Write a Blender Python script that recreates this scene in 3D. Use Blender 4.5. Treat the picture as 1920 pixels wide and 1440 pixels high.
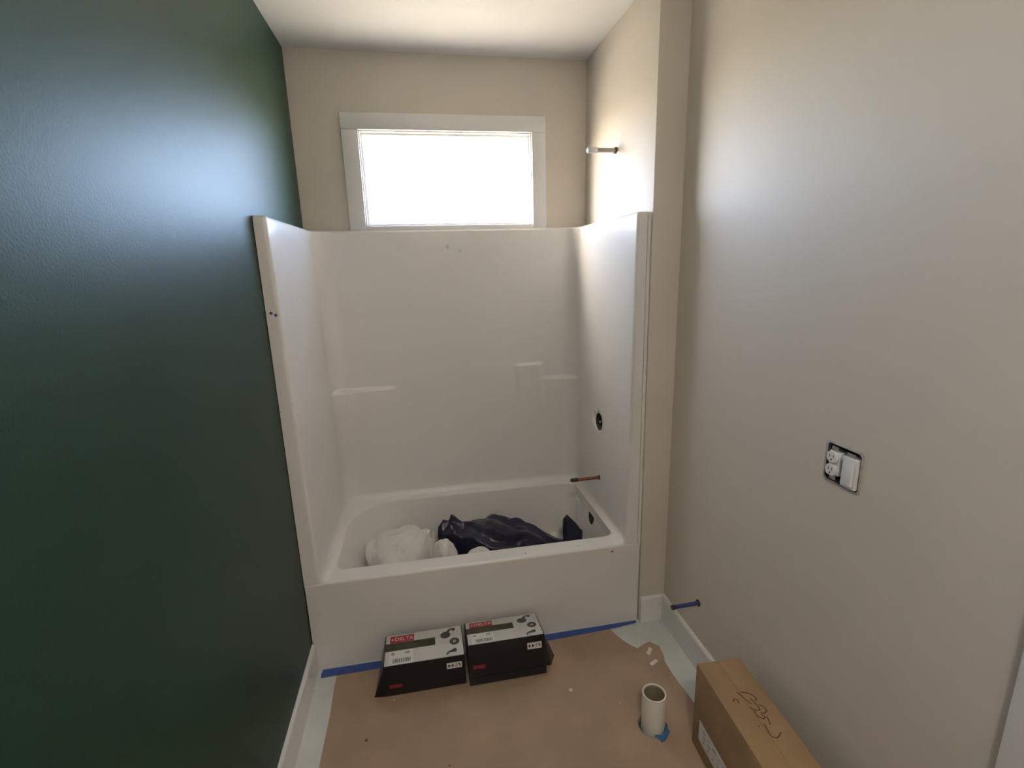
import bpy, bmesh, math, random
from mathutils import Vector, Matrix, noise

random.seed(4)
S = bpy.context.scene
for o in list(bpy.data.objects):
    bpy.data.objects.remove(o)
C = S.collection
PI = math.pi

# ------------------------------------------------------------------ camera
YAW, PITCH, ROLL, FPX = 0.17549, -0.23187, -0.02856, 936.46
fw = Vector((math.sin(YAW) * math.cos(PITCH), math.cos(YAW) * math.cos(PITCH), math.sin(PITCH)))
rt0 = Vector((math.cos(YAW), -math.sin(YAW), 0))
up0 = rt0.cross(fw)
rt = rt0 * math.cos(ROLL) + up0 * math.sin(ROLL)
up = -rt0 * math.sin(ROLL) + up0 * math.cos(ROLL)
cd = bpy.data.cameras.new('camera')
cd.sensor_fit = 'HORIZONTAL'
cd.sensor_width = 36.0
cd.lens = 36.0 * FPX / 1920.0
cd.clip_start = 0.02
cam = bpy.data.objects.new('camera', cd)
C.objects.link(cam)
mw = Matrix((rt, up, -fw)).transposed().to_4x4()
mw.translation = Vector((0.5685, -2.0034, 1.7264))
cam.matrix_world = mw
S.camera = cam

# ------------------------------------------------------------------ daylight and exposure
world = bpy.data.worlds.new('daylight')
S.world = world
world.use_nodes = True
wb = world.node_tree.nodes['Background']
sky = world.node_tree.nodes.new('ShaderNodeTexSky')
sky.sky_type = 'NISHITA'
sky.sun_disc = False
SUN_EL, SUN_AZ = math.radians(42), math.radians(-90)     # hazy sun off to the left, in line with the window wall
sky.sun_elevation = SUN_EL
sky.sun_rotation = SUN_AZ
sky.air_density = 0.20
sky.dust_density = 1.25
sky.ozone_density = 0.0
haze = world.node_tree.nodes.new('ShaderNodeMix')          # the whole sky seen through the camera's warm white balance
haze.data_type = 'RGBA'
haze.blend_type = 'MULTIPLY'
haze.inputs['Factor'].default_value = 1.0
cols = [i for i in haze.inputs if i.type == 'RGBA']
cols[1].default_value = (1.10, 1.0, 0.86, 1)
world.node_tree.links.new(sky.outputs['Color'], cols[0])
world.node_tree.links.new([o for o in haze.outputs if o.type == 'RGBA'][0], wb.inputs['Color'])
wb.inputs['Strength'].default_value = 1.0
sd = bpy.data.lights.new('sun', 'SUN')
sd.energy = 16.0
sd.angle = 0.0093
sd.color = (1.0, 0.92, 0.80)
sun = bpy.data.objects.new('sun', sd)
C.objects.link(sun)
sun.rotation_euler = Vector((-math.sin(SUN_AZ) * math.cos(SUN_EL), -math.cos(SUN_AZ) * math.cos(SUN_EL), -math.sin(SUN_EL))).to_track_quat('-Z', 'Y').to_euler()
S.cycles.adaptive_threshold = 0.03
S.view_settings.view_transform = 'Standard'
S.view_settings.look = 'None'
S.view_settings.gamma = 1.0
S.view_settings.use_curve_mapping = False
S.view_settings.exposure = 3.25
FILL_LAMP = 9.0         # strength of the fill lamp added on the ceiling

# ------------------------------------------------------------------ dimensions
W = 1.524          # alcove width
D = 0.847          # alcove depth
HT = 1.928         # top of the surround
RIM = 0.43         # tub rim
H = 2.778          # ceiling
XR = 1.652         # right wall
YR = -0.008        # front of the return beside the tub
YF = -3.05         # wall behind the camera

# ------------------------------------------------------------------ materials
def mat(name, col, rough=0.5, bump=0.0, scale=60.0, var=0.0, vscale=3.0, metal=0.0, spec=0.5, coat=0.0,
        trans=0.0, sss=0.0, detail=4.0):
    m = bpy.data.materials.new(name)
    m.use_nodes = True
    nt = m.node_tree
    b = nt.nodes['Principled BSDF']
    b.inputs['Base Color'].default_value = (*col, 1)
    b.inputs['Roughness'].default_value = rough
    b.inputs['Metallic'].default_value = metal
    b.inputs['Specular IOR Level'].default_value = spec
    b.inputs['Coat Weight'].default_value = coat
    b.inputs['Coat Roughness'].default_value = 0.12
    if sss:
        b.inputs['Subsurface Weight'].default_value = sss
        b.inputs['Subsurface Radius'].default_value = (0.02, 0.02, 0.02)
    tc = nt.nodes.new('ShaderNodeTexCoord')
    if var > 0:
        n = nt.nodes.new('ShaderNodeTexNoise')
        n.inputs['Scale'].default_value = vscale
        n.inputs['Detail'].default_value = 5
        nt.links.new(tc.outputs['Object'], n.inputs['Vector'])
        r = nt.nodes.new('ShaderNodeValToRGB')
        r.color_ramp.elements[0].position = 0.3
        r.color_ramp.elements[1].position = 0.7
        r.color_ramp.elements[0].color = (*[c * (1 - var) for c in col], 1)
        r.color_ramp.elements[1].color = (*[min(1, c * (1 + var)) for c in col], 1)
        nt.links.new(n.outputs['Fac'], r.inputs['Fac'])
        nt.links.new(r.outputs['Color'], b.inputs['Base Color'])
    if bump > 0:
        n2 = nt.nodes.new('ShaderNodeTexNoise')
        n2.inputs['Scale'].default_value = scale
        n2.inputs['Detail'].default_value = detail
        nt.links.new(tc.outputs['Object'], n2.inputs['Vector'])
        bp = nt.nodes.new('ShaderNodeBump')
        bp.inputs['Strength'].default_value = bump
        bp.inputs['Distance'].default_value = 0.004
        nt.links.new(n2.outputs['Fac'], bp.inputs['Height'])
        nt.links.new(bp.outputs['Normal'], b.inputs['Normal'])
    return m

def glass_mat():
    m = bpy.data.materials.new('window_glass')
    m.use_nodes = True
    nt = m.node_tree
    nt.nodes.remove(nt.nodes['Principled BSDF'])
    out = nt.nodes['Material Output']
    t = nt.nodes.new('ShaderNodeBsdfTransparent')
    t.inputs['Color'].default_value = (0.93, 0.96, 0.95, 1)
    g = nt.nodes.new('ShaderNodeBsdfGlossy')
    g.inputs['Roughness'].default_value = 0.02
    f = nt.nodes.new('ShaderNodeFresnel')
    # same reflectance when a ray leaves the pane as when it enters
    ge = nt.nodes.new('ShaderNodeNewGeometry')
    mr = nt.nodes.new('ShaderNodeMapRange')
    mr.inputs['To Min'].default_value = 1.45
    mr.inputs['To Max'].default_value = 1 / 1.45
    nt.links.new(ge.outputs['Backfacing'], mr.inputs['Value'])
    nt.links.new(mr.outputs['Result'], f.inputs['IOR'])
    mx = nt.nodes.new('ShaderNodeMixShader')
    nt.links.new(f.outputs[0], mx.inputs[0])
    nt.links.new(t.outputs[0], mx.inputs[1])
    nt.links.new(g.outputs[0], mx.inputs[2])
    nt.links.new(mx.outputs[0], out.inputs['Surface'])
    return m

def glow_mat(name, col, strength):
    m = mat(name, (0.9, 0.88, 0.84), 0.4, 0.01, 40)
    b = m.node_tree.nodes['Principled BSDF']
    b.inputs['Emission Color'].default_value = (*col, 1)
    b.inputs['Emission Strength'].default_value = strength
    return m

M = {
    'green': mat('green_satin_paint', (0.013, 0.051, 0.031), 0.45, 0.10, 180, 0.06, 2.0, spec=0.44),
    'beige': mat('beige_satin_paint', (0.70, 0.645, 0.575), 0.50, 0.06, 180, 0.015, 2.0, spec=0.28),
    'ceiling': mat('ceiling_flat_paint', (0.80, 0.80, 0.81), 0.9, 0.08, 140),
    'trim': mat('white_trim_paint', (0.80, 0.80, 0.80), 0.35, 0.03, 60),
    'floor': mat('pale_vinyl_floor', (0.66, 0.69, 0.67), 0.35, 0.03, 30, 0.05, 6.0),
    'sub': mat('subfloor', (0.16, 0.12, 0.08), 0.9, 0.2, 50),
    'tub': mat('white_gelcoat', (0.80, 0.785, 0.765), 0.30, 0.02, 8, 0.015, 1.5),
    'kraft': mat('brown_floor_paper', (0.42, 0.30, 0.21), 0.55, 0.25, 14, 0.10, 4.0),
    'carton': mat('corrugated_cardboard', (0.36, 0.235, 0.12), 0.75, 0.12, 120, 0.08, 8.0),
    'tape': mat('blue_painters_tape', (0.05, 0.10, 0.36), 0.6, 0.25, 150, 0.12, 30),
    'tapelight': mat('light_blue_tape', (0.055, 0.17, 0.40), 0.6, 0.25, 150, 0.12, 30),
    'pvc': mat('white_pvc', (0.80, 0.78, 0.70), 0.35, 0.03, 60),
    'copper': mat('tarnished_copper', (0.30, 0.13, 0.08), 0.4, 0.1, 90, 0.2, 40, metal=0.8),
    'dark': mat('dark_metal_and_hole_shade', (0.05, 0.045, 0.04), 0.45, 0.1, 90, metal=0.3),
    'hole': mat('brown_hole_bottom', (0.16, 0.12, 0.07), 0.5, 0.2, 90, 0.3, 30, metal=0.5),  # dark brown for the discs that close the openings
    'chrome': mat('valve_metal', (0.55, 0.54, 0.5), 0.3, 0.1, 60, metal=0.9),
    'pex': mat('blue_plastic_tube', (0.05, 0.055, 0.22), 0.35, 0.05, 60),
    'device': mat('white_device_plastic', (0.80, 0.80, 0.82), 0.3, 0.05, 60),
    'devicebox': mat('dark_box_plastic', (0.06, 0.07, 0.09), 0.6, 0.2, 60),
    'slot': mat('slot_shadow_plastic', (0.10, 0.10, 0.11), 0.7, 0.1, 60),
    'gang': mat('rough_cut_drywall', (0.48, 0.46, 0.43), 0.9, 0.6, 160, 0.2, 60),
    'black': mat('black_print_card', (0.010, 0.010, 0.013), 0.30, 0.03, 40, 0.15, 10),
    'whitecard': mat('white_print_card', (0.62, 0.62, 0.60), 0.35, 0.03, 40, 0.03, 20),
    'red': mat('red_print', (0.42, 0.03, 0.05), 0.4, 0.02, 40),
    'whiteink': mat('white_ink', (0.80, 0.72, 0.72), 0.5, 0.02, 40),
    'olive': mat('olive_print', (0.055, 0.055, 0.035), 0.4, 0.02, 40, 0.5, 25),
    'greyink': mat('grey_ink', (0.075, 0.075, 0.07), 0.4, 0.05, 90, 0.3, 80),
    'tanink': mat('tan_ink', (0.42, 0.36, 0.32), 0.5, 0.02, 60),
    'sticker': mat('paper_sticker', (0.74, 0.74, 0.74), 0.6, 0.02, 60),
    'marker': mat('brown_marker_ink', (0.085, 0.045, 0.025), 0.7, 0.05, 60),
    'navy': mat('navy_plastic_sheet', (0.024, 0.024, 0.052), 0.27, 0.5, 30, 0.25, 9),
    'film': mat('white_plastic_film', (0.74, 0.72, 0.685), 0.42, 0.18, 22, 0.03, 5),
    'bore': mat('tan_pipe_bore', (0.36, 0.30, 0.19), 0.6, 0.1, 60, 0.15, 20),
    'chip': mat('paint_chip', (0.75, 0.72, 0.66), 0.7, 0.1, 60),
    'dirt': mat('brown_crumb', (0.10, 0.06, 0.03), 0.8, 0.1, 60),
    'mark': mat('red_marker_dot', (0.62, 0.06, 0.10), 0.5, 0.02, 60),
    'pinkmark': mat('pink_smudge', (0.78, 0.62, 0.60), 0.5, 0.02, 60),
    'smudge': mat('pale_smudge', (0.66, 0.64, 0.62), 0.5, 0.02, 60),
    'bluemark': mat('blue_scuff', (0.12, 0.12, 0.30), 0.6, 0.05, 60),
    'greymark': mat('grey_scuff', (0.40, 0.38, 0.37), 0.6, 0.05, 60),
    'ground': mat('sunlit_bare_soil', (0.305, 0.27, 0.225), 0.95, 0.3, 2, 0.15, 0.4),
    'vinyl': mat('white_window_vinyl', (0.84, 0.85, 0.86), 0.35, 0.02, 60),
    'glass': glass_mat(),
    'fillglow': glow_mat('fill_lamp_diffuser', (1.0, 0.90, 0.79), FILL_LAMP),
    'knob': mat('satin_nickel', (0.5, 0.48, 0.45), 0.3, 0.02, 60, metal=1.0),
}

# ------------------------------------------------------------------ mesh helpers
def link(name, bm, m, parent=None, smooth=False, angle=None):
    me = bpy.data.meshes.new(name)
    bmesh.ops.recalc_face_normals(bm, faces=bm.faces[:])
    if smooth:
        for f in bm.faces:
            f.smooth = True
        if angle:
            for e in bm.edges:
                if len(e.link_faces) == 2 and e.calc_face_angle(0) > angle:
                    e.smooth = False
    bm.to_mesh(me)
    bm.free()
    me.materials.append(M[m] if isinstance(m, str) else m)
    o = bpy.data.objects.new(name, me)
    C.objects.link(o)
    if parent is not None:
        o.parent = parent
    return o

def empty(name, loc=(0, 0, 0), rot=(0, 0, 0)):
    o = bpy.data.objects.new(name, None)
    o.empty_display_size = 0.05
    C.objects.link(o)
    o.location = loc
    o.rotation_euler = rot
    return o

def tag(o, label, cat, group=None, kind=None):
    o['label'] = label
    if cat:
        o['category'] = cat
    if group:
        o['group'] = group
    if kind:
        o['kind'] = kind
    return o

def struct(o, label=None):
    o['kind'] = 'structure'
    if label:
        o['label'] = label
    return o

def box_bm(x0, x1, y0, y1, z0, z1, bev=0.0, seg=2, bm=None):
    own = bm is None
    if own:
        bm = bmesh.new()
    vs = [bm.verts.new(p) for p in ((x0, y0, z0), (x1, y0, z0), (x1, y1, z0), (x0, y1, z0),
                                    (x0, y0, z1), (x1, y0, z1), (x1, y1, z1), (x0, y1, z1))]
    fs = [bm.faces.new([vs[i] for i in q]) for q in ((0, 3, 2, 1), (4, 5, 6, 7), (0, 1, 5, 4), (1, 2, 6, 5), (2, 3, 7, 6), (3, 0, 4, 7))]
    if bev > 0:
        es = set()
        for f in fs:
            es.update(f.edges)
        bmesh.ops.bevel(bm, geom=list(es), offset=bev, segments=seg, affect='EDGES', profile=0.5)
    return bm

def box(name, x0, x1, y0, y1, z0, z1, m, parent=None, bev=0.0, seg=2):
    return link(name, box_bm(x0, x1, y0, y1, z0, z1, bev, seg), m, parent, smooth=bev > 0, angle=0.6)

def lathe_bm(prof, axis='Z', n=32, bm=None, close=True):
    """prof: list of (r, h); revolved about an axis through the origin."""
    if bm is None:
        bm = bmesh.new()
    rings = []
    for r, h in prof:
        ring = []
        for i in range(n):
            a = 2 * PI * i / n
            c, s = r * math.cos(a), r * math.sin(a)
            p = {'Z': (c, s, h), 'X': (h, c, s), 'Y': (c, h, s)}[axis]
            ring.append(bm.verts.new(p))
        rings.append(ring)
    for a, b in zip(rings, rings[1:]):
        for i in range(n):
            bm.faces.new((a[i], a[(i + 1) % n], b[(i + 1) % n], b[i]))
    if close:
        bm.faces.new(rings[0][::-1])
        bm.faces.new(rings[-1])
    return bm

def shift(bm, v):
    bmesh.ops.translate(bm, verts=bm.verts[:], vec=Vector(v))
    return bm

def slab_bm(outer, holes, z0, z1):
    """flat slab with holes, outlines in xy"""
    bm = bmesh.new()
    es = []
    for loop in [outer] + holes:
        vs = [bm.verts.new((x, y, z1)) for x, y in loop]
        es += [bm.edges.new((vs[i], vs[(i + 1) % len(vs)])) for i in range(len(vs))]
    bmesh.ops.triangle_fill(bm, edges=es, use_beauty=True, use_dissolve=False)
    r = bmesh.ops.extrude_face_region(bm, geom=bm.faces[:])
    for v in [g for g in r['geom'] if isinstance(g, bmesh.types.BMVert)]:
        v.co.z = z0
    return bm

def poly_bm(pts, n, t):
    """flat polygon (3d points) thickened by t along direction n"""
    bm = bmesh.new()
    n = Vector(n).normalized()
    a = [bm.verts.new(Vector(p)) for p in pts]
    b = [bm.verts.new(Vector(p) + n * t) for p in pts]
    bm.faces.new(a)
    bm.faces.new(b[::-1])
    for i in range(len(pts)):
        j = (i + 1) % len(pts)
        bm.faces.new((a[i], a[j], b[j], b[i]))
    return bm

def wall_bm(axis, p0, p1, u, v, holes):
    """wall slab between p0 and p1 along axis ('X' or 'Y'); u horizontal range, v vertical range; rectangular holes (u0,u1,v0,v1)"""
    us = sorted({u[0], u[1], *[h[0] for h in holes], *[h[1] for h in holes]})
    vs = sorted({v[0], v[1], *[h[2] for h in holes], *[h[3] for h in holes]})
    nu, nv = len(us) - 1, len(vs) - 1
    def solid(i, j):
        if i < 0 or j < 0 or i >= nu or j >= nv:
            return False
        cu, cv = (us[i] + us[i + 1]) / 2, (vs[j] + vs[j + 1]) / 2
        return not any(h[0] < cu < h[1] and h[2] < cv < h[3] for h in holes)
    bm = bmesh.new()
    cache = {}
    def V(i, j, k):
        key = (i, j, k)
        if key not in cache:
            p = (p0, p1)[k]
            cache[key] = bm.verts.new((p, us[i], vs[j]) if axis == 'X' else (us[i], p, vs[j]))
        return cache[key]
    for i in range(nu):
        for j in range(nv):
            if not solid(i, j):
                continue
            for k in (0, 1):
                bm.faces.new((V(i, j, k), V(i + 1, j, k), V(i + 1, j + 1, k), V(i, j + 1, k)))
            for di, dj, a, b in ((-1, 0, (i, j), (i, j + 1)), (1, 0, (i + 1, j), (i + 1, j + 1)),
                                 (0, -1, (i, j), (i + 1, j)), (0, 1, (i, j + 1), (i + 1, j + 1))):
                if not solid(i + di, j + dj):
                    bm.faces.new((V(*a, 0), V(*b, 0), V(*b, 1), V(*a, 1)))
    return bm

def tube_bm(pts, r, n=10, bm=None):
    if bm is None:
        bm = bmesh.new()
    rings = []
    for i, p in enumerate(pts):
        p = Vector(p)
        d = (Vector(pts[min(i + 1, len(pts) - 1)]) - Vector(pts[max(i - 1, 0)])).normalized()
        s = d.cross(Vector((0, 0, 1)))
        if s.length < 1e-3:
            s = Vector((1, 0, 0))
        s.normalize()
        t = s.cross(d)
        rr = r[i] if isinstance(r, (list, tuple)) else r
        rings.append([bm.verts.new(p + (s * math.cos(2 * PI * k / n) + t * math.sin(2 * PI * k / n)) * rr) for k in range(n)])
    for a, b in zip(rings, rings[1:]):
        for i in range(n):
            bm.faces.new((a[i], a[(i + 1) % n], b[(i + 1) % n], b[i]))
    bm.faces.new(rings[0][::-1])
    bm.faces.new(rings[-1])
    return bm

def cut(o, cutters):
    """real boolean cut, result baked back into o's mesh"""
    for c in cutters:
        md = o.modifiers.new('cut', 'BOOLEAN')
        md.operation = 'DIFFERENCE'
        md.solver = 'EXACT'
        md.object = c
        md.material_mode = 'TRANSFER'
    dg = bpy.context.evaluated_depsgraph_get()
    dg.update()
    me = bpy.data.meshes.new_from_object(o.evaluated_get(dg))
    o.modifiers.clear()
    o.data = me
    for c in cutters:
        bpy.data.objects.remove(c)

# ================================================================== setting
PIPE = (1.337, -0.552)
circ = lambda c, r, n=24, j=0.0: [(c[0] + r * (1 + j * random.uniform(-1, 1)) * math.cos(2 * PI * i / n),
                                   c[1] + r * (1 + j * random.uniform(-1, 1)) * math.sin(2 * PI * i / n)) for i in range(n)]
struct(link('floor', slab_bm([(-0.1, YF - 0.1), (XR + 0.12, YF - 0.1), (XR + 0.12, D + 0.1), (-0.1, D + 0.1)],
                             [circ((PIPE[0] - 0.004, PIPE[1] - 0.006), 0.058)], -0.03, 0.0), 'floor'))
struct(box('subfloor', -0.1, XR + 0.12, YF - 0.1, D + 0.1, -0.25, -0.03, 'sub'))
struct(box('ceiling', -0.15, XR + 0.15, YF - 0.15, D + 0.15, H, H + 0.15, 'ceiling'))
struct(box('wall_left', -0.15, 0.0, YF - 0.15, D + 0.15, -0.25, H, 'green'))
struct(box('wall_front', 0.0, XR, YF - 0.15, YF, 0.0, H, 'beige'))
WX0, WX1, WZ0, WZ1 = 0.318, 1.217, 1.950, 2.418
struct(link('wall_back', wall_bm('Y', D, D + 0.07, (0.0, W), (0.0, H), [(WX0, WX1, WZ0, WZ1)]), 'beige'))
struct(box('wall_alcove', W, XR + 0.15, YR, D + 0.15, 0.0, H, 'beige', bev=0.004))
EB = (-0.986, -0.874, 1.124, 1.232)          # electrical box opening y0,y1,z0,z1
DY0, DY1, DZ = -2.27, -1.473, 2.04           # door opening
struct(link('wall_right', wall_bm('X', XR, XR + 0.15, (YF - 0.15, YR), (0.0, H), [EB, (DY0, DY1, 0.0, DZ)]), 'beige'))
gr = struct(box('ground', -40, 40, -40, 60, -0.75, -0.55, 'ground'))

# windows: casing boards, jamb liners, vinyl sash and pane (local y runs outwards from the wall face)
CT = 0.018
def window(name, x0, x1, z0, z1, cl, cr, cb, ct, y, rotz):
    w = struct(empty(name, ((x0 + x1) / 2, y, z0), (0, 0, rotz)))
    h = (x1 - x0) / 2
    hz = z1 - z0
    def part(nm, a, b, c, d, e, f, m, bev=0.0, par=w):
        return box(nm, a, b, c, d, e, f, m, par, bev)
    part('casing', -h - cl, -h, -CT, -0.001, -cb, hz, 'trim', 0.003)
    part('casing', h, h + cr, -CT, -0.001, -cb, hz, 'trim', 0.003)
    part('casing', -h - cl, h + cr, -CT, -0.001, hz, hz + ct, 'trim', 0.003)
    part('casing', -h, h, -CT, -0.001, -cb, 0, 'trim', 0.003)
    part('jamb', -h, -h + 0.006, 0, 0.068, 0, hz, 'trim')
    part('jamb', h - 0.006, h, 0, 0.068, 0, hz, 'trim')
    part('jamb', -h + 0.006, h - 0.006, 0, 0.068, hz - 0.006, hz, 'trim')
    part('jamb', -h + 0.006, h - 0.006, 0, 0.068, 0, 0.006, 'trim')
    a, b0, b1 = h - 0.006, 0.006, hz - 0.006
    sash = link('sash', wall_bm('Y', 0.030, 0.060, (-a, a), (b0, b1), [(-a + 0.010, a - 0.010, b0 + 0.010, b1 - 0.010)]), 'vinyl', w)
    part('pane', -a + 0.008, a - 0.008, 0.043, 0.047, b0 + 0.008, b1 - 0.008, 'glass', 0.0, sash)
window('window_1', WX0, WX1, WZ0, WZ1, WX0 - 0.236, 1.292 - WX1, 0.08, 0.079, D, 0.0)

# baseboards with eased top
def baseboard(name, p, q, nrm):
    p, q, nrm = Vector(p), Vector(q), Vector(nrm)
    prof = [(0, 0), (0.014, 0), (0.014, 0.126), (0.011, 0.134), (0.006, 0.138), (0, 0.138)]
    bm = bmesh.new()
    r = []
    for e in (p, q):
        r.append([bm.verts.new((e.x + nrm.x * a, e.y + nrm.y * a, b)) for a, b in prof])
    n = len(prof)
    for i in range(n):
        bm.faces.new((r[0][i], r[0][(i + 1) % n], r[1][(i + 1) % n], r[1][i]))
    bm.faces.new(r[0])
    bm.faces.new(r[1][::-1])
    return struct(link(name, bm, 'trim'))
baseboard('baseboard_left', (0.0005, YF), (0.0005, -0.002), (1, 0))
baseboard('baseboard_right', (XR - 0.0005, -1.39), (XR - 0.0005, YR), (-1, 0))
baseboard('baseboard_back', (W + 0.004, YR - 0.0005), (XR - 0.015, YR - 0.0005), (0, -1))
baseboard('baseboard_front', (0.016, YF + 0.0005), (XR, YF + 0.0005), (0, 1))

# door in the right wall (its casing shows at the lower right)
struct(box('trim_1', XR - 0.019, XR - 0.0005, -1.473, -1.390, 0.0, DZ + 0.085, 'trim', bev=0.004))
struct(box('trim_2', XR - 0.019, XR - 0.0005, -2.353, -2.27, 0.0, DZ + 0.085, 'trim', bev=0.004))
struct(box('trim_3', XR - 0.019, XR - 0.0005, -2.27, -1.473, DZ, DZ + 0.085, 'trim', bev=0.004))
d1 = struct(empty('door_1', (XR + 0.05, (DY0 + DY1) / 2, 0.0)))
hw = (DY1 - DY0) / 2 - 0.003
bm = wall_bm('X', 0.0, 0.035, (-hw, hw), (0.008, DZ - 0.004), [(-hw + 0.12, hw - 0.12, 0.25, 0.95), (-hw + 0.12, hw - 0.12, 1.12, 1.88)])
link('door_leaf', bm, 'trim', d1)
box('door_panel', 0.008, 0.028, -hw + 0.12, hw - 0.12, 0.25, 0.95, 'trim', d1)
box('door_panel', 0.008, 0.028, -hw + 0.12, hw - 0.12, 1.12, 1.88, 'trim', d1)
link('door_knob', shift(lathe_bm([(0.03, 0.0), (0.03, -0.006), (0.011, -0.01), (0.011, -0.035), (0.026, -0.045), (0.028, -0.06), (0.016, -0.07)], 'X', 24), (0, hw - 0.06, 0.95)), 'knob', d1, True, 0.7)

# unseen fill lamp added behind the camera to light the surfaces facing it
lamp = tag(empty('added_fill_lamp', (0.75, -2.45, H)), 'added round fill lamp on the ceiling with a glowing warm diffuser', 'lamp')
link('fill_lamp_base', lathe_bm([(0.165, -0.0005), (0.170, -0.020), (0.160, -0.026)], 'Z', 40), 'trim', lamp, True, 0.6)
link('diffuser', lathe_bm([(0.150, -0.0262), (0.148, -0.040), (0.130, -0.060), (0.090, -0.072), (0.040, -0.077)], 'Z', 40), 'fillglow', lamp, True, 0.9)

# ================================================================== tub and shower unit
unit = tag(empty('tub_shower_unit', (W / 2, D / 2, 0)),
           'white one-piece fibreglass bathtub and shower surround in the alcove under the window', 'bathtub')
ux, uy = W / 2, D / 2

def sstep(a, b, x):
    t = max(0.0, min(1.0, (x - a) / (b - a)))
    return t * t * (3 - 2 * t)

def ledge(x, z):
    """moulded soap ledges of the back panel: how far it stands forward"""
    d = 0.0
    if x < 0.46:
        d += 0.050 * max(0.0, 1 - x / 0.42) * sstep(1.094, 1.070, z) * sstep(0.62, 1.07, z)
    if x > 1.2:
        d += 0.006 * sstep(1.225, 1.245, x) * sstep(1.091, 1.067, z) * sstep(0.75, 1.06, z)
        d += 0.016 * max(0.0, (x - 1.26) / 0.2) * sstep(1.091, 1.067, z) * sstep(0.75, 1.06, z)
    d += 0.010 * sstep(1.085, 1.105, x) * sstep(1.25, 1.235, x) * sstep(1.180, 1.156, z) * sstep(0.80, 1.16, z)
    return d

def surround_path(z):
    t = (z - RIM) / (HT - RIM)
    t = max(0.0, min(1.0, t))
    xl = 0.070 + (0.047 - 0.070) * t
    xr = W - (0.072 + (0.062 - 0.072) * t)
    yb = D - 0.050 + 0.014 * t
    cove = 0.0
    if z < RIM + 0.035:
        u = max(0.0, (z - RIM) / 0.035)
        cove = 0.030 * (1 - math.sqrt(max(0.0, 1 - (1 - u) ** 2)))
    y0 = 0.0 if z >= RIM - 0.005 else 0.012
    r = 0.016
    inn, out = [], []
    def add(p, q):
        inn.append(p); out.append(q)
    OL, OR, OB = 0.002, W - 0.002, D - 0.0225
    add((OL, y0), (OL, y0 + 0.02))
    add((xl - 2.2 * r, y0), (OL, y0 + 0.024))
    for k in range(6):
        a = PI / 2 * k / 5
        add((xl - r + r * math.sin(a) + cove * k / 5, y0 + r - r * math.cos(a)), (OL, 0.03 + 0.004 * k))
    R = 0.085
    for k in range(1, 7):
        y = y0 + r + (yb - R - y0 - r) * k / 7
        add((xl + cove + 0.004 * k / 7, y), (OL, max(0.055, y)))
    cx, cy = xl + 0.004 + R, yb - R
    for k in range(9):
        a = PI / 2 * k / 8
        x, y = cx - R * math.cos(a), cy + R * math.sin(a)
        lg = ledge(x, z) * (0.35 + 0.65 * math.sin(a))
        add((x + cove * math.cos(a), y - cove * math.sin(a) - lg), (OL, cy + (OB - cy) * k / 4) if k <= 4 else (OL + (cx - OL) * (k - 4) / 4, OB))
    cx2 = xr - 0.004 - R
    NB = 90
    for k in range(1, NB):
        x = cx + (cx2 - cx) * k / NB
        add((x, yb - cove - ledge(x, z)), (x, OB))
    for k in range(9):
        a = PI / 2 * k / 8
        x, y = cx2 + R * math.sin(a), cy + R * math.cos(a)
        lg = ledge(x, z) * (0.35 + 0.65 * math.cos(a))
        add((x - cove * math.sin(a), y - cove * math.cos(a) - lg), (cx2 + (OR - cx2) * k / 4, OB) if k <= 4 else (OR, OB + (cy - OB) * (k - 4) / 4))
    for k in range(6, 0, -1):
        y = y0 + r + (yb - R - y0 - r) * k / 7
        add((xr - cove - 0.004 * k / 7, y), (OR, max(0.055, y)))
    for k in range(5, -1, -1):
        a = PI / 2 * k / 5
        add((xr + r - r * math.sin(a) - cove * k / 5, y0 + r - r * math.cos(a)), (OR, 0.03 + 0.004 * k))
    add((W - 0.0190, y0), (OR, y0 + 0.030))
    add((W - 0.0165, y0 + 0.007), (OR, y0 + 0.028))
    add((W - 0.0140, y0), (OR, y0 + 0.024))
    add((OR, y0), (OR, y0 + 0.020))
    return inn, out

zs = [RIM - 0.05, RIM - 0.012, RIM - 0.003]
zs += [RIM + 0.035 * (1 - math.cos(PI / 2 * k / 6)) for k in range(7)]
z = RIM + 0.07
while z < HT - 0.03:
    zs.append(z); z += 0.035
zs += [1.066, 1.071, 1.075, 1.079, 1.083, 1.087, 1.091, 1.095, 1.156, 1.160, 1.164, 1.168, 1.172, 1.176, 1.181]
zs = sorted(zs)
zs += [HT - 0.014 + 0.014 * math.sin(PI / 2 * k / 5) for k in range(6)]
bm = bmesh.new()
rings = []
for z in zs:
    inn, out = surround_path(z)
    u = max(0.0, (z - (HT - 0.014)) / 0.014)
    off = 0.014 * (1 - math.sqrt(max(0.0, 1 - u * u)))
    ri, ro = [], []
    for (a, b), (c, d) in zip(inn, out):
        L = math.hypot(c - a, d - b)
        t = min(0.45, off / L) if L > 1e-6 else 0
        ri.append(bm.verts.new((a + (c - a) * t - ux, b + (d - b) * t - uy, z)))
        ro.append(bm.verts.new((c - ux, d - uy, z)))
    rings.append((ri, ro))
n = len(rings[0][0])
for (ai, ao), (bi, bo) in zip(rings, rings[1:]):
    for k in range(n - 1):
        bm.faces.new((ai[k], ai[k + 1], bi[k + 1], bi[k]))
        bm.faces.new((ao[k + 1], ao[k], bo[k], bo[k + 1]))
    for k in (0, n - 1):
        bm.faces.new((ai[k], bi[k], bo[k], ao[k]))
for ri, ro in (rings[0], rings[-1]):
    for k in range(n - 1):
        bm.faces.new((ri[k], ri[k + 1], ro[k + 1], ro[k]))
surround = link('surround', bm, 'tub', unit, True, 0.9)
surround['label'] = 'glossy white moulded wall surround with corner ledges'

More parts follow.
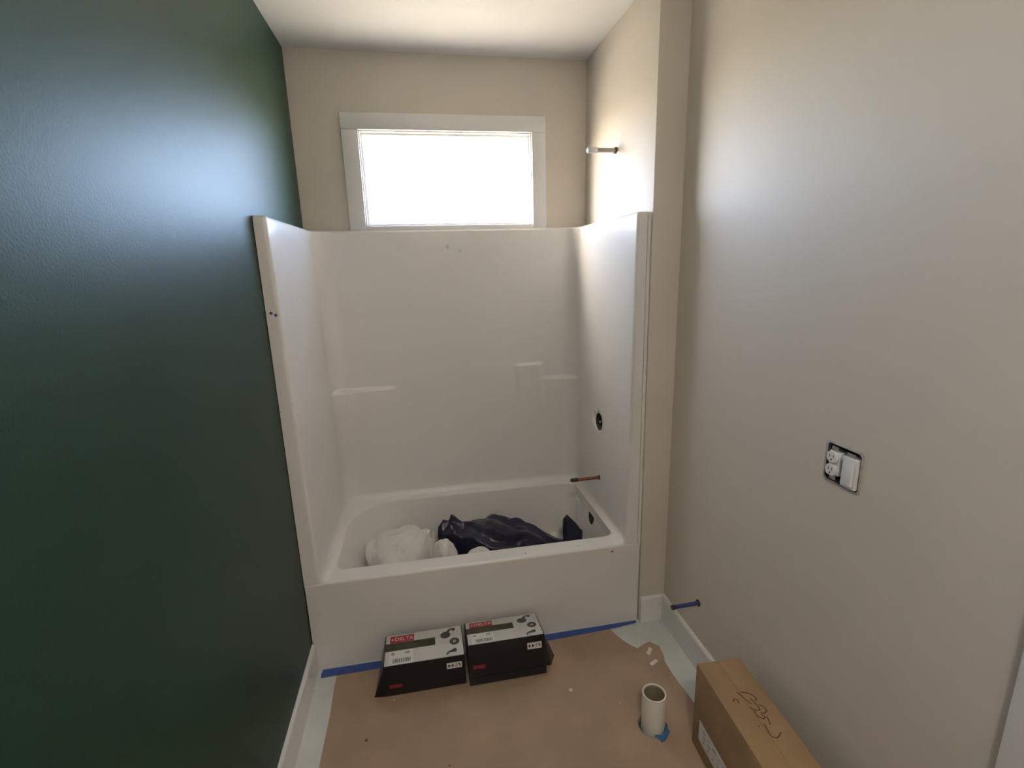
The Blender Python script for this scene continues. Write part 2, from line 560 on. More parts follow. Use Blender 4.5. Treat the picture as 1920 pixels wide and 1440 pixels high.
# tub body: rim, basin and apron
OX0, OX1, OY0, OY1 = 0.118, 1.428, 0.098, 0.742        # opening in the rim
def rrect(x0, x1, y0, y1, radii, per=12, straight=10):
    """counter-clockwise from front-left; radii fl, fr, br, bl"""
    cs = [(x0, y0, radii[0], PI), (x1, y0, radii[1], 1.5 * PI), (x1, y1, radii[2], 0), (x0, y1, radii[3], PI / 2)]
    sg = [(1, 1), (-1, 1), (-1, -1), (1, -1)]
    arcs = []
    for (x, y, r, a0), (sx, sy) in zip(cs, sg):
        cx, cy = x + sx * r, y + sy * r
        arcs.append([(cx + r * math.cos(a0 + PI / 2 * k / per), cy + r * math.sin(a0 + PI / 2 * k / per)) for k in range(per + 1)])
    pts = []
    for i in range(4):
        pts += arcs[i]
        p, q = arcs[i][-1], arcs[(i + 1) % 4][0]
        pts += [(p[0] + (q[0] - p[0]) * k / straight, p[1] + (q[1] - p[1]) * k / straight) for k in range(1, straight)]
    return pts
TO0, TO1, TB0, TB1 = 0.003, W - 0.003, 0.0, D - 0.035
def outer_ring(n_like, inset_front):
    per, st = 12, 10
    pts = []
    cs = [(TO0, TB0 + inset_front), (TO1, TB0 + inset_front), (TO1, TB1), (TO0, TB1)]
    for i in range(4):
        pts += [cs[i]] * (per + 1)
        p, q = cs[i], cs[(i + 1) % 4]
        pts += [(p[0] + (q[0] - p[0]) * k / st, p[1] + (q[1] - p[1]) * k / st) for k in range(1, st)]
    return pts
bm = bmesh.new()
def ring(pts, z):
    return [bm.verts.new((x - ux, y - uy, z)) for x, y in pts]
def bridge(a, b):
    m = len(a)
    for i in range(m):
        j = (i + 1) % m
        try:
            bm.faces.new((a[i], a[j], b[j], b[i]))
        except ValueError:
            pass
levels = []
levels.append(ring(outer_ring(0, 0.006), 0.0))
levels.append(ring(outer_ring(0, 0.002), RIM - 0.035))
for k in range(7):
    a = PI / 2 * k / 6
    levels.append(ring(outer_ring(0, 0.013 * (1 - math.cos(a))), RIM - 0.013 + 0.013 * math.sin(a)))
rad = [0.05, 0.06, 0.09, 0.27]
def basin(f, z, ex=0.0):
    # f 0 at rim .. 1 at floor
    return ring(rrect(OX0 + 0.20 * f - ex, OX1 - 0.055 * f + ex, OY0 + 0.060 * f - ex, OY1 - 0.065 * f + ex,
                      [r + 0.05 * f + ex * 0.5 for r in rad]), z)
for k in range(6):
    a = PI / 2 * k / 5
    levels.append(basin(0.0, RIM - 0.016 * (1 - math.cos(a)), 0.016 * (1 - math.sin(a))))
for k in range(1, 9):
    t = k / 8
    levels.append(basin(0.75 * t, RIM - 0.016 + (0.135 - RIM + 0.016) * t))
for k in range(1, 6):
    a = PI / 2 * k / 5
    levels.append(basin(0.75 + 0.25 * math.sin(a) + 0.35 * (1 - math.cos(a)), 0.135 - 0.045 * math.sin(a)))
for a, b in zip(levels, levels[1:]):
    bridge(a, b)
bm.faces.new(levels[-1])
bm.faces.new(levels[0][::-1])
bmesh.ops.remove_doubles(bm, verts=bm.verts[:], dist=1e-5)
tub = link('tub', bm, 'tub', unit, True, 0.8)
tub['label'] = 'white bathtub basin with wide front rim and plain apron'

# openings cut into the plumbing end
def cutter(axis, c, r, h0, h1, n=32):
    bm = lathe_bm([(r, h0), (r, h1)], axis, n)
    shift(bm, c)
    return link('cutter', bm, 'dark')  # dark colour on the cut walls paints in the shade of the holes
VY, VZ = 0.392, 0.915
cut(surround, [cutter('X', (0, VY, VZ), 0.047, 1.40, 1.60)])
OV = (0.405, 0.362)
cut(tub, [cutter('X', (0, OV[0], OV[1]), 0.040, 1.33, 1.470)])
for o in (surround, tub):
    for pl in o.data.polygons:
        pl.use_smooth = True

bm = lathe_bm([(0.044, 0), (0.044, 0.004)], 'X', 28)
vp = link('valve_hole_shade', shift(bm, (1.5165 - ux, VY - uy, VZ)), 'dark', unit)  # dark disc, shade painted into the depth of the valve hole
vv = tag(empty('shower_valve', (1.5165, VY, VZ)), 'bare metal shower valve body inside the round hole of the surround', 'valve')
link('valve_body', lathe_bm([(0.029, -0.0005), (0.029, -0.020), (0.022, -0.024), (0.022, -0.040), (0.016, -0.044)], 'X', 28), 'chrome', vv, True, 0.6)
link('valve_stem', lathe_bm([(0.007, -0.044), (0.007, -0.058), (0.005, -0.060)], 'X', 16), 'chrome', vv, True, 0.6)
for a in (0.8, 0.8 + PI):
    link('valve_screw', shift(lathe_bm([(0.005, -0.018), (0.005, -0.024)], 'X', 10), (0, 0.026 * math.cos(a), 0.026 * math.sin(a))), 'dark', vv)
bm = lathe_bm([(0.039, 0), (0.039, 0.006)], 'X', 28)
link('overflow_plate', shift(bm, (1.466 - ux - 0.002, OV[0] - uy, OV[1])), 'hole', unit)

# small marks on the unit
def dot(name, p, r, nrm, m, par, lab):
    bm = lathe_bm([(r, 0), (r * 0.8, 0.0008)], 'Z', 14)
    bmesh.ops.transform(bm, matrix=Vector(nrm).to_track_quat('Z', 'Y').to_matrix().to_4x4(), verts=bm.verts[:])
    o = link(name, shift(bm, (p[0] - ux, p[1] - uy, p[2])), m, par)
    o['label'] = lab
dot('mark', (1.383, 0.0022, 0.412 - 0.012), 0.007, (0, -1, 0), 'mark', unit, 'small red dot on the apron')
dot('mark', (0.020, -0.0003, 1.58), 0.006, (0, -1, 0), 'bluemark', unit, 'blue scuff on the left flange')
dot('mark', (0.036, -0.0003, 1.572), 0.006, (0, -1, 0), 'bluemark', unit, 'blue scuff on the left flange')
for x, y in ((0.97, 0.03), (1.225, 0.035)):
    dot('mark', (x, y, RIM + 0.0002), 0.004, (0, 0, 1), 'greymark', unit, 'grey speck on the rim')

# pipe stubs
st = tag(empty('tub_spout_stub', (W - 0.066, 0.369, 0.610)), 'copper pipe stub for the tub spout sticking out above the rim', 'pipe')
link('copper_pipe', tube_bm([(0.05, 0, 0), (-0.135, 0, 0)], 0.0085, 16), 'copper', st, True, 0.6)
link('end_cap', tube_bm([(-0.128, 0, 0), (-0.150, 0, 0), (-0.164, 0, 0), (-0.168, 0, 0)], [0.0105, 0.0105, 0.010, 0.006], 16), 'dark', st, True, 0.9)
link('collar', tube_bm([(-0.002, 0, 0), (-0.012, 0, 0)], 0.012, 16), 'dark', st, True, 0.6)
sa = tag(empty('shower_arm_stub', (W, 0.403, 2.242)), 'short capped shower arm pipe on the sunlit wall above the surround', 'pipe')
link('arm_pipe', tube_bm([(0.03, 0, 0), (-0.10, 0, 0)], 0.010, 16), 'tanink', sa, True, 0.6)
link('end_cap', tube_bm([(-0.095, 0, 0), (-0.137, 0, 0), (-0.142, 0, 0)], [0.0145, 0.0145, 0.010], 16), 'device', sa, True, 0.9)
link('wall_collar', tube_bm([(-0.0005, 0, 0), (-0.008, 0, 0)], 0.015, 16), 'dark', sa, True, 0.6)
ws = tag(empty('water_supply_stub', (XR, -0.309, 0.304)), 'blue plastic water supply tube poking out of the wall above the baseboard', 'pipe')
link('supply_tube', tube_bm([(0.03, 0, 0), (-0.118, 0, -0.003)], 0.0085, 16), 'pex', ws, True, 0.6)
link('end_cap', tube_bm([(-0.110, 0, -0.003), (-0.124, 0, -0.003)], 0.0105, 16), 'dark', ws, True, 0.6)
link('wall_collar', tube_bm([(-0.0005, 0, 0), (-0.007, 0, 0)], 0.014, 16), 'dark', ws, True, 0.6)

# ================================================================== electrical box in the right wall
eb = tag(empty('electrical_box', (XR, (EB[0] + EB[1]) / 2, (EB[2] + EB[3]) / 2)),
         'uncovered two-gang outlet and rocker switch set in the right wall', 'outlet')
ew, eh = (EB[1] - EB[0]) / 2, (EB[3] - EB[2]) / 2
bm = bmesh.new()
box_bm(0.060, 0.064, -ew, ew, -eh, eh, bm=bm)
box_bm(0.001, 0.060, -ew, -ew + 0.003, -eh, eh, bm=bm)
box_bm(0.001, 0.060, ew - 0.003, ew, -eh, eh, bm=bm)
box_bm(0.001, 0.060, -ew + 0.003, ew - 0.003, -eh, -eh + 0.003, bm=bm)
box_bm(0.001, 0.060, -ew + 0.003, ew - 0.003, eh - 0.003, eh, bm=bm)
link('back_box', bm, 'devicebox', eb)
# duplex outlet (towards the tub, +y)
oc = 0.029
ol = link('outlet', box_bm(-0.001, 0.028, oc - 0.017, oc + 0.017, -0.034, 0.034, 0.002), 'device', eb)
box('yoke', -0.0015, 0.001, oc - 0.010, oc + 0.010, -0.047, 0.047, 'chrome', ol)
for s in (-1, 1):
    bm = lathe_bm([(0.0175, 0.002), (0.0175, -0.009), (0.0165, -0.0105)], 'X', 28)
    for v in bm.verts:
        v.co.z = max(-0.0145, min(0.0145, v.co.z))
    f = link('receptacle', shift(bm, (0, oc, s * 0.0185)), 'device', ol, True, 0.5)
    for dy in (-0.006, 0.006):
        box('slot', -0.0109, -0.0104, oc + dy - 0.001, oc + dy + 0.001, s * 0.0185 - 0.001, s * 0.0185 + 0.007, 'slot', f)
    box('slot', -0.0109, -0.0104, oc - 0.0022, oc + 0.0022, s * 0.0185 - 0.010, s * 0.0185 - 0.0055, 'slot', f)
# rocker switch, pulled a little forward
sc = -0.026
sw = link('rocker_switch', box_bm(-0.008, 0.028, sc - 0.024, sc + 0.021, -0.048, 0.036, 0.002), 'device', eb)
bm = box_bm(-0.014, -0.006, sc - 0.0165, sc + 0.0165, -0.040, 0.030, 0.002)
for v in bm.verts:
    if v.co.x < -0.008:
        v.co.x += 0.005 * (v.co.z + 0.040) / 0.07
link('paddle', bm, 'device', sw, True, 0.5)
box('yoke', -0.004, -0.001, sc - 0.012, sc + 0.012, -0.051, 0.047, 'chrome', sw)
# ragged drywall edge round the opening
bm = bmesh.new()
rnd = random.Random(7)
def ragged(r0, r1):
    k = 44
    outer, inner = [], []
    for i in range(k):
        a = 2 * PI * i / k
        c, s = math.cos(a), math.sin(a)
        q = 1 / max(abs(c), abs(s))
        j = 1 + rnd.uniform(-0.02, 0.05)
        outer.append((c * q * (ew + r1) * j, s * q * (eh + r1) * j))
        inner.append((c * q * (ew - r0), s * q * (eh - r0)))
    return outer, inner
outer, inner = ragged(0.0005, 0.004)
vo = [bm.verts.new((-0.0008, y, z)) for y, z in outer]
vi = [bm.verts.new((-0.0020, y, z)) for y, z in inner]
vb = [bm.verts.new((0.004, y, z)) for y, z in inner]
k = len(vo)
for i in range(k):
    j = (i + 1) % k
    bm.faces.new((vo[i], vo[j], vi[j], vi[i]))
    bm.faces.new((vi[i], vi[j], vb[j], vb[i]))
link('cut_edge', bm, 'gang', eb)

# ================================================================== floor covering, tapes, drain pipe
outline = [(0.100, -0.030), (0.60, -0.032), (1.10, -0.028), (1.362, -0.022), (1.375, -0.065), (1.394, -0.111), (1.418, -0.150), (1.441, -0.178),
           (1.475, -0.162), (1.512, -0.150), (1.545, -0.185), (1.540, -0.235), (1.527, -0.279), (1.526, -0.340), (1.529, -0.393), (1.535, -0.440),
           (1.539, -0.482), (1.545, -0.70), (1.54, -1.2), (1.55, -2.0), (1.545, -2.95), (0.09, -2.95), (0.105, -2.0), (0.098, -1.2),
           (0.106, -0.80), (0.100, -0.45), (0.103, -0.25), (0.097, -0.10)]
fp = link('floor_paper', slab_bm(outline, [circ((PIPE[0] - 0.003, PIPE[1] - 0.005), 0.056, 24, 0.02)], 0.0004, 0.0024), 'kraft')
tag(fp, 'brown protective paper covering most of the bathroom floor', 'floor paper')
def tape(name, pts, label, z0=0.0026, m='tape'):
    bm = slab_bm(pts, [], z0, z0 + 0.0006)
    return tag(link(name, bm, m), label, 'tape', 'blue painters tape on the floor')
tape('masking_tape', [(0.032, -0.050), (0.030, -0.028), (0.034, -0.004), (0.20, -0.004), (0.33, -0.003), (0.33, -0.047), (0.20, -0.050), (0.10, -0.049)],
     'blue masking tape strip along the tub base left of the faucet boxes')
tape('masking_tape', [(0.99, -0.046), (0.99, -0.003), (1.25, -0.003), (1.512, -0.003), (1.505, -0.020), (1.40, -0.030), (1.25, -0.038), (1.12, -0.043)],
     'blue masking tape strip along the tub base right of the faucet boxes')
tape('masking_tape', [(1.322, -0.598), (1.334, -0.632), (1.350, -0.628), (1.384, -0.598), (1.382, -0.575), (1.376, -0.570), (1.372, -0.588), (1.345, -0.604)],
     'small blue tape scrap at the foot of the drain pipe', m='tapelight')
dp = tag(empty('drain_pipe', (PIPE[0], PIPE[1], -0.03)), 'white plastic toilet drain pipe rising from the floor', 'pipe')
bm = lathe_bm([(0.0445, 0.0), (0.0445, 0.174), (0.0440, 0.1755), (0.0390, 0.1755), (0.0386, 0.174), (0.0386, 0.0)], 'Z', 48, close=False)
link('pipe_wall', bm, 'pvc', dp, True, 0.6)
link('pipe_bore', lathe_bm([(0.0384, 0.0), (0.0384, 0.170), (0.0374, 0.170), (0.0374, 0.0)], 'Z', 40, close=False), 'bore', dp, True, 0.6)  # bore liner is a darker tan than the pipe wall
link('pipe_plug', shift(lathe_bm([(0.0372, 0.0), (0.0372, 0.012), (0.034, 0.014)], 'Z', 32), (0, 0, 0.0)), 'hole', dp, True, 0.6)
# clear plastic scrap on the bare floor strip and crumbs
for i, (x, y, a, lab) in enumerate(((1.487, -0.206, 0.9, 'shiny clear film scrap lying on the torn paper corner, farther from the pipe'),
                               (1.477, -0.272, 0.5, 'shiny clear film scrap lying on the torn paper edge, nearer the pipe'))):
    bm = bmesh.new()
    g = []
    for u in range(7):
        row = []
        for v in range(4):
            p = Vector(((u / 6 - 0.5) * 0.045, (v / 3 - 0.5) * 0.016, 0.003 + 0.004 * noise.noise(Vector((u * 0.7, v * 0.9, i * 3.1)))))
            row.append(bm.verts.new((x + p.x * math.cos(a) - p.y * math.sin(a), y + p.x * math.sin(a) + p.y * math.cos(a), max(0.0026, p.z))))
        g.append(row)
    for u in range(6):
        for v in range(3):
            bm.faces.new((g[u][v], g[u + 1][v], g[u + 1][v + 1], g[u][v + 1]))
    r = bmesh.ops.extrude_face_region(bm, geom=bm.faces[:])
    for q in r['geom']:
        if isinstance(q, bmesh.types.BMVert):
            q.co.z += 0.0006
    tag(link('film_scrap', bm, 'film', None, True, 0.7), lab, 'plastic scrap', 'film scraps')
def crumb(x, y, r, m, label, seed):
    bm = bmesh.new()
    bmesh.ops.create_icosphere(bm, subdivisions=2, radius=r)
    for v in bm.verts:
        v.co *= 1 + 0.5 * noise.noise(v.co * (1.2 / r) + Vector((seed, 0, 0)))
        v.co.z *= 0.5
    zmin = min(v.co.z for v in bm.verts)
    tag(link('crumb', shift(bm, (x, y, 0.0022 - zmin)), m, None, True), label, 'debris', 'crumbs on the floor paper')
crumb(1.074, -0.340, 0.007, 'chip', 'white paint chip on the floor paper between boxes and drain pipe', 1.0)
crumb(0.257, -0.399, 0.005, 'dirt', 'brown crumb on the paper near the left baseboard', 2.0)
crumb(0.353, -0.235, 0.004, 'chip', 'tiny pale crumb in front of the left faucet box', 3.0)
crumb(1.250, -0.440, 0.003, 'chip', 'tiny pale crumb just behind the drain pipe', 4.0)
crumb(0.560, -0.560, 0.003, 'dirt', 'tiny brown crumb near the bottom edge of the picture', 5.0)

# ================================================================== faucet boxes
def text_mesh(s, size):
    cu = bpy.data.curves.new('txt', 'FONT')
    cu.body = s
    cu.size = size
    cu.extrude = 0.0002
    cu.align_x = 'CENTER'
    cu.align_y = 'CENTER'
    cu.resolution_u = 3
    o = bpy.data.objects.new('txt', cu)
    C.objects.link(o)
    dg = bpy.context.evaluated_depsgraph_get()
    dg.update()
    me = bpy.data.meshes.new_from_object(o.evaluated_get(dg))
    bpy.data.objects.remove(o)
    return me

def blob2d(pts, sc, u0, v0, z):
    return [(u0 + x * sc, v0 + y * sc, z) for x, y in pts]

def hull_bm(pts):
    bm = bmesh.new()
    vs = [bm.verts.new(p) for p in pts]
    bmesh.ops.convex_hull(bm, input=vs)
    return bm

def faucet_box(loc, tilt, w, label):
    d, h = 0.18, 0.145
    root = tag(empty('faucet_box', loc, (tilt, 0, 0)), label, 'box', 'faucet boxes by the tub')
    X = lambda u: -w / 2 + u * w
    T = lambda v: -d * v                      # v 0 back edge, 1 front edge on the lid
    body = box('box_body', -w / 2, w / 2, -d, 0, 0, h - 0.0005, 'black', root, 0.0025, 2)
    lid = box('lid_panel', X(0.012), X(0.988), -d + 0.003, -0.003, h - 0.0008, h + 0.0004, 'whitecard', root)
    z = h + 0.0003
    # printed band, logo plate and lettering
    box('band', X(0.012), X(0.64), T(0.54), T(0.29), z, z + 0.0005, 'olive', lid)
    lg = box('logo_plate', X(0.065), X(0.37), T(0.285), T(0.06), z, z + 0.0006, 'red', lid)
    lt = bpy.data.objects.new('logo_lettering', text_mesh('DELTA', 0.029))
    lt.data.materials.append(M['whiteink'])
    C.objects.link(lt)
    lt.parent = lid
    lt.location = (X(0.240), T(0.172), z + 0.0009)
    lt.scale = (0.92, 1.0, 1.0)
    # small drop mark left of the lettering
    bm = poly_bm(blob2d([(-1, 0), (0, 1), (1, 0), (0, -1)], 0.006, X(0.095), T(0.172), z + 0.0006), (0, 0, 1), 0.0004)
    link('logo_mark', bm, 'whiteink', lid)
    sk = box('sticker', X(0.06), X(0.36), T(0.975), T(0.56), z, z + 0.0005, 'sticker', lid)
    box('sticker_print', X(0.09), X(0.13), T(0.68), T(0.60), z + 0.0004, z + 0.0007, 'tanink', sk)
    box('sticker_print', X(0.26), X(0.32), T(0.68), T(0.60), z + 0.0004, z + 0.0007, 'tanink', sk)
    rb = random.Random(3)
    u = 0.11
    while u < 0.33:
        du = rb.choice((0.004, 0.007, 0.010))
        box('barcode_bar', X(u), X(u + du), T(0.93), T(0.80), z + 0.0004, z + 0.0007, 'greyink', sk)
        u += du + rb.choice((0.006, 0.010))
    # three pictures: shower head with arm, valve trim disc, tub spout
    el = [(math.cos(2 * PI * k / 24), math.sin(2 * PI * k / 24)) for k in range(24)]
    link('picture', poly_bm([(X(0.775) + 0.022 * c, T(0.27) + 0.020 * s, z) for c, s in el], (0, 0, 1), 0.0005), 'greyink', lid)
    bm = tube_bm([(X(0.80), T(0.20), z + 0.0003), (X(0.83), T(0.10), z + 0.0003), (X(0.86), T(0.09), z + 0.0003), (X(0.90), T(0.13), z + 0.0003)], [0.008, 0.005, 0.006, 0.010], 8)
    for v in bm.verts:
        v.co.z = z if v.co.z < z + 0.0003 else z + 0.0006
    link('picture', bm, 'greyink', lid)
    dk = link('picture', poly_bm([(X(0.885) + 0.021 * c, T(0.52) + 0.021 * s, z) for c, s in el], (0, 0, 1), 0.0005), 'greyink', lid)
    link('picture_detail', poly_bm([(X(0.885) + 0.008 * c, T(0.52) + 0.008 * s, z + 0.0004) for c, s in el], (0, 0, 1), 0.0003), 'tanink', dk)
    spout = [(-2.6, -1.6), (-2.3, -0.6), (-1.2, 0.2), (0.3, 0.6), (1.4, 1.1), (2.2, 1.0), (2.5, 0.2), (2.1, -0.6), (1.2, -0.7), (0.2, -0.6), (-1.2, -0.7), (-1.9, -1.5)]
    link('picture', poly_bm([(X(0.84) + 0.009 * a, T(0.82) + 0.012 * b, z) for a, b in spout], (0, 0, 1), 0.0005), 'greyink', lid)
    # front face print
    y = -d - 0.0004
    lb = box('front_label', X(0.765), X(0.955), y, y + 0.0006, h * 0.60, h * 0.80, 'sticker', root)
    for a, pts in ((0.80, [(-1, -1), (1, 0), (-1, 1)]), (0.845, [(-1, -1), (1, 0), (-1, 1)]), (0.925, [(-1, 1), (0, 1), (1, -1), (0, -0.6)])):
        link('symbol', poly_bm([(X(a) + 0.0055 * p, y - 0.0002, h * 0.70 + 0.0075 * q) for p, q in pts], (0, 1, 0), 0.0004), 'black', lb)
    box('symbol', X(0.878), X(0.895), y - 0.0002, y + 0.0002, h * 0.65, h * 0.76, 'tanink', lb)
    lf = box('front_logo', X(0.05), X(0.21), y, y + 0.0006, h * 0.26, h * 0.37, 'red', root)
    ft = bpy.data.objects.new('front_lettering', text_mesh('DELTA', 0.018))
    ft.data.materials.append(M['black'])
    C.objects.link(ft)
    ft.parent = lf
    ft.rotation_euler = (PI / 2, 0, 0)
    ft.location = (X(0.13), y - 0.0003, h * 0.315)
    return root, w, d, h

b1, w_, d_, h_ = faucet_box((0.486, -0.033, 0.0034), 0.0, 0.335, 'black faucet box lying flat against the tub, left of the two')
bm = hull_bm([(-w_ / 2, -0.012, 0.143), (-w_ / 2, -0.178, 0.140), (-w_ / 2 - 0.046, -0.172, 0.0002), (-w_ / 2 - 0.030, -0.080, 0.0002), (-w_ / 2, -0.178, 0.0002), (-w_ / 2, -0.012, 0.0002)])
link('side_flap', bm, 'black', b1)
th = -math.radians(9.5)
b2, w_, d_, h_ = faucet_box((0.833, -0.046, 0.0034), th, 0.333, 'black faucet box propped up at the front on its open flaps, right of the two')
link('front_flap', poly_bm([(-w_ / 2, -d_, 0.0), (w_ / 2, -d_, 0.0), (w_ / 2, -d_ - 0.004, -0.0285), (-w_ / 2, -d_ - 0.004, -0.0285)], (0, 1, 0), 0.0025), 'black', b2)
lc = lambda wx, wy, wz: b2_inv @ Vector((wx, wy, wz))
b2_inv = (Matrix.Translation(b2.location) @ Matrix.Rotation(th, 4, 'X')).inverted()
bm = hull_bm([(w_ / 2, -0.020, 0.141), (w_ / 2, -0.172, 0.130), tuple(lc(1.030, -0.190, 0.0030)), tuple(lc(1.058, -0.140, 0.0030)), (w_ / 2, -0.172, 0.0), (w_ / 2, -0.020, 0.002)])
link('side_flap', bm, 'black', b2)

# ================================================================== tall carton by the right wall
ca = tag(empty('carton', (1.444, -0.646, 0.0028), (0, 0, -math.radians(3.4))), 'long brown cardboard carton standing against the right wall', 'box')
CW, CL, CH = 0.163, 0.73, 0.338
box('carton_body', 0, CW, -CL, 0, 0, CH - 0.004, 'carton', ca, 0.003)
box('top_flap', 0.0006, CW / 2 - 0.0006, -CL + 0.001, -0.001, CH - 0.0045, CH, 'carton', ca, 0.0015)
box('top_flap', CW / 2 - 0.0004, CW - 0.0006, -CL + 0.001, -0.001, CH - 0.0045, CH, 'carton', ca, 0.0015)
box('shipping_label', -0.0006, 0.0004, -0.40, -0.046, 0.060, 0.142, 'sticker', ca)
lab = ca.children[-1]
rb = random.Random(11)
for k in range(9):
    y0 = -0.075 - 0.032 * k
    for j in range(3):
        z0 = 0.078 + 0.020 * j
        L = rb.uniform(0.008, 0.022)
        box('label_print', -0.0009, -0.0005, y0 - L, y0, z0, z0 + rb.uniform(0.004, 0.010), 'tanink', lab)
# marker scribble strokes on the lid (illegible handwriting)
strokes = [
    [(0.070, -0.135), (0.078, -0.155), (0.086, -0.175), (0.092, -0.185)],
    [(0.082, -0.138), (0.098, -0.142), (0.112, -0.152), (0.118, -0.168), (0.110, -0.176)],
    [(0.100, -0.165), (0.104, -0.185), (0.106, -0.205), (0.098, -0.210), (0.086, -0.205), (0.080, -0.195)],
    [(0.112, -0.190), (0.122, -0.200), (0.124, -0.214), (0.112, -0.222), (0.100, -0.220)],
    [(0.086, -0.210), (0.084, -0.226), (0.096, -0.240), (0.104, -0.236), (0.100, -0.226)],
    [(0.112, -0.232), (0.108, -0.252), (0.104, -0.262)],
    [(0.088, -0.255), (0.086, -0.275), (0.084, -0.295), (0.094, -0.305), (0.108, -0.300), (0.120, -0.290)],
    [(0.066, -0.262), (0.068, -0.264)],
    [(0.040, -0.170), (0.046, -0.160), (0.056, -0.164), (0.052, -0.178)],
]
for s in strokes:
    bm = bmesh.new()
    pts = [Vector((x, y, 0)) for x, y in s]
    fine = []
    for i in range(len(pts) - 1):
        p0, p1, p2, p3 = pts[max(i - 1, 0)], pts[i], pts[i + 1], pts[min(i + 2, len(pts) - 1)]
        for k in range(5):
            t = k / 5
            fine.append(0.5 * ((2 * p1) + (p2 - p0) * t + (2 * p0 - 5 * p1 + 4 * p2 - p3) * t * t + (3 * p1 - p0 - 3 * p2 + p3) * t ** 3))
    fine.append(pts[-1])
    L, R = [], []
    for i, p in enumerate(fine):
        dd = (fine[min(i + 1, len(fine) - 1)] - fine[max(i - 1, 0)]).normalized()
        nn = Vector((-dd.y, dd.x, 0)) * 0.0017
        L.append(bm.verts.new((p.x + nn.x, p.y + nn.y, CH + 0.0003)))
        R.append(bm.verts.new((p.x - nn.x, p.y - nn.y, CH + 0.0003)))
    for i in range(len(fine) - 1):
        bm.faces.new((L[i], L[i + 1], R[i + 1], R[i]))
    link('handwriting', bm, 'marker', ca)

# ================================================================== things lying in the tub
BF = 0.0905                                   # basin floor
def crumple(name, c, rad, zt, m, label, cat, seed, amp=0.03, freq=9.0, shear=None, sub=6, fold=0.0, foldfreq=(20, 6, 6), group=None, power=1.0):
    """crumpled sheet bundle: closed lump resting on the basin floor"""
    bm = bmesh.new()
    bmesh.ops.create_icosphere(bm, subdivisions=sub, radius=1.0)
    hgt = zt - BF
    o3 = Vector((seed * 3.7, seed * 1.3, seed * 2.1))
    for v in bm.verts:
        n = v.co.normalized()
        p = Vector((n.x * rad[0], n.y * rad[1], n.z * hgt * 0.5))
        q = p * freq + o3
        q += 0.5 * Vector((noise.noise(q * 0.7), noise.noise(q * 0.7 + Vector((9, 2, 5))), noise.noise(q * 0.7 + Vector((3, 7, 1)))))
        ds, _ = noise.voronoi(q)
        rdg = (ds[1] - ds[0])
        dsp = amp * (rdg - 0.35)
        ds2, _ = noise.voronoi(q * 2.3)
        dsp += amp * 0.35 * (ds2[1] - ds2[0] - 0.3)
        dsp += amp * 0.8 * noise.noise(p * freq * 0.45 + o3)
        if fold:
            w = noise.noise(p * 5 + o3) * 2.0
            dsp += fold * (1 - abs(math.sin(p.x * foldfreq[0] + p.y * foldfreq[1] + p.z * foldfreq[2] + w)) * 1.6)
        p += n * dsp
        p.z += hgt * 0.5
        if shear:
            p = shear(p)
        p.z = max(0.0, p.z)
        # stay inside the basin walls
        zz = p.z + BF
        f = 0.75 * (RIM - 0.016 - zz) / (RIM - 0.151) if zz > 0.135 else 0.75 + 0.6 * (0.135 - zz) / 0.045
        f = max(0.0, min(1.35, f))
        p.x = min(max(p.x, OX0 + 0.20 * f + 0.012 - c[0]), OX1 - 0.055 * f - 0.010 - c[0])
        p.y = min(max(p.y, OY0 + 0.060 * f + 0.010 - c[1]), OY1 - 0.065 * f - 0.010 - c[1])
        v.co = p
    for _ in range(2):
        bmesh.ops.smooth_vert(bm, verts=bm.verts[:], factor=0.5, use_axis_x=True, use_axis_y=True, use_axis_z=True)
    o = link(name, shift(bm, (c[0], c[1], BF + 0.0005)), m, None, True)
    return tag(o, label, cat, group)

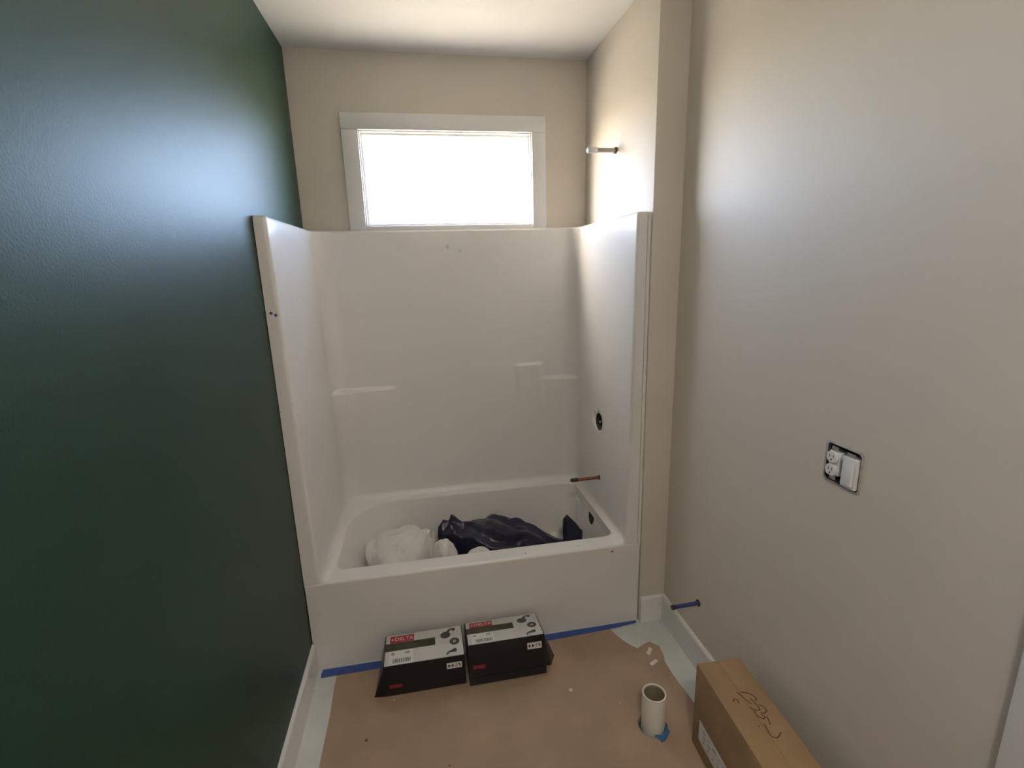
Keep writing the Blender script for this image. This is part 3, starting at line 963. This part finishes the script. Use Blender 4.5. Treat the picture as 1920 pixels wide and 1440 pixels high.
def profile(pts, x):
    for (x0, a), (x1, b) in zip(pts, pts[1:]):
        if x <= x1:
            t = max(0.0, (x - x0) / (x1 - x0))
            return a + (b - a) * t
    return pts[-1][1]
def shaped(pts, c, rad, zt, squeeze=None):
    """rescale the lump's height so that its crest follows pts (world x, z)"""
    hgt = zt - BF
    def f(p):
        t = max(-0.999, min(0.999, p.x / rad))
        top = hgt * 0.5 * (1 + math.sqrt(1 - t * t))
        k = (profile(pts, p.x + c) - BF) / top
        y = p.y
        if squeeze:
            y = p.y * squeeze(p.x + c)
        return Vector((p.x, y, p.z * k))
    return f
crumple('plastic_bundle', (0.370, 0.390), (0.180, 0.185), 0.44, 'film', 'large crumpled white plastic sheet heaped in the left end of the tub', 'plastic sheet', 1.0, 0.034, 6.5,
        shear=shaped([(0.18, 0.36), (0.28, 0.415), (0.41, 0.450), (0.50, 0.425), (0.60, 0.38)], 0.370, 0.180, 0.44))
crumple('plastic_bundle', (0.598, 0.270), (0.078, 0.090), 0.420, 'film', 'smaller crumpled white plastic wad between the white heap and dark sheet', 'plastic sheet', 2.0, 0.036, 9.0, sub=5)
crumple('plastic_bundle', (0.765, 0.225), (0.090, 0.052), 0.372, 'film', 'low folded white plastic piece tucked under the front of the dark sheet', 'plastic sheet', 6.0, 0.028, 9.0, sub=5)
crumple('dark_sheet', (0.928, 0.460), (0.345, 0.145), 0.40, 'navy', 'crumpled dark navy plastic sheet bundled in the middle of the tub', 'plastic sheet', 4.0, 0.030, 8.0,
        shear=shaped([(0.56, 0.27), (0.60, 0.390), (0.66, 0.405), (0.71, 0.375), (0.76, 0.385), (0.82, 0.375), (0.88, 0.390), (1.05, 0.355), (1.14, 0.30), (1.29, 0.19)], 0.928, 0.345, 0.40,
                     squeeze=lambda x: 0.5 + 0.5 * sstep(0.62, 0.85, x)),
        fold=0.013, foldfreq=(9, 26, 14))
crumple('dark_scrap', (1.318, 0.425), (0.058, 0.036), 0.38, 'navy', 'small folded dark plastic scrap standing by the tub overflow', 'plastic scrap', 5.0, 0.009, 12.0, sub=5,
        shear=shaped([(1.25, 0.34), (1.285, 0.385), (1.33, 0.335), (1.385, 0.26)], 1.318, 0.058, 0.38))
dot('mark', (0.735, 0.8075, 1.838), 0.010, (0, -1, 0), 'smudge', unit, 'faint smudge on the back panel')
dot('mark', (0.802, 0.8075, 1.815), 0.008, (0, -1, 0), 'pinkmark', unit, 'faint pink smudge on the back panel')
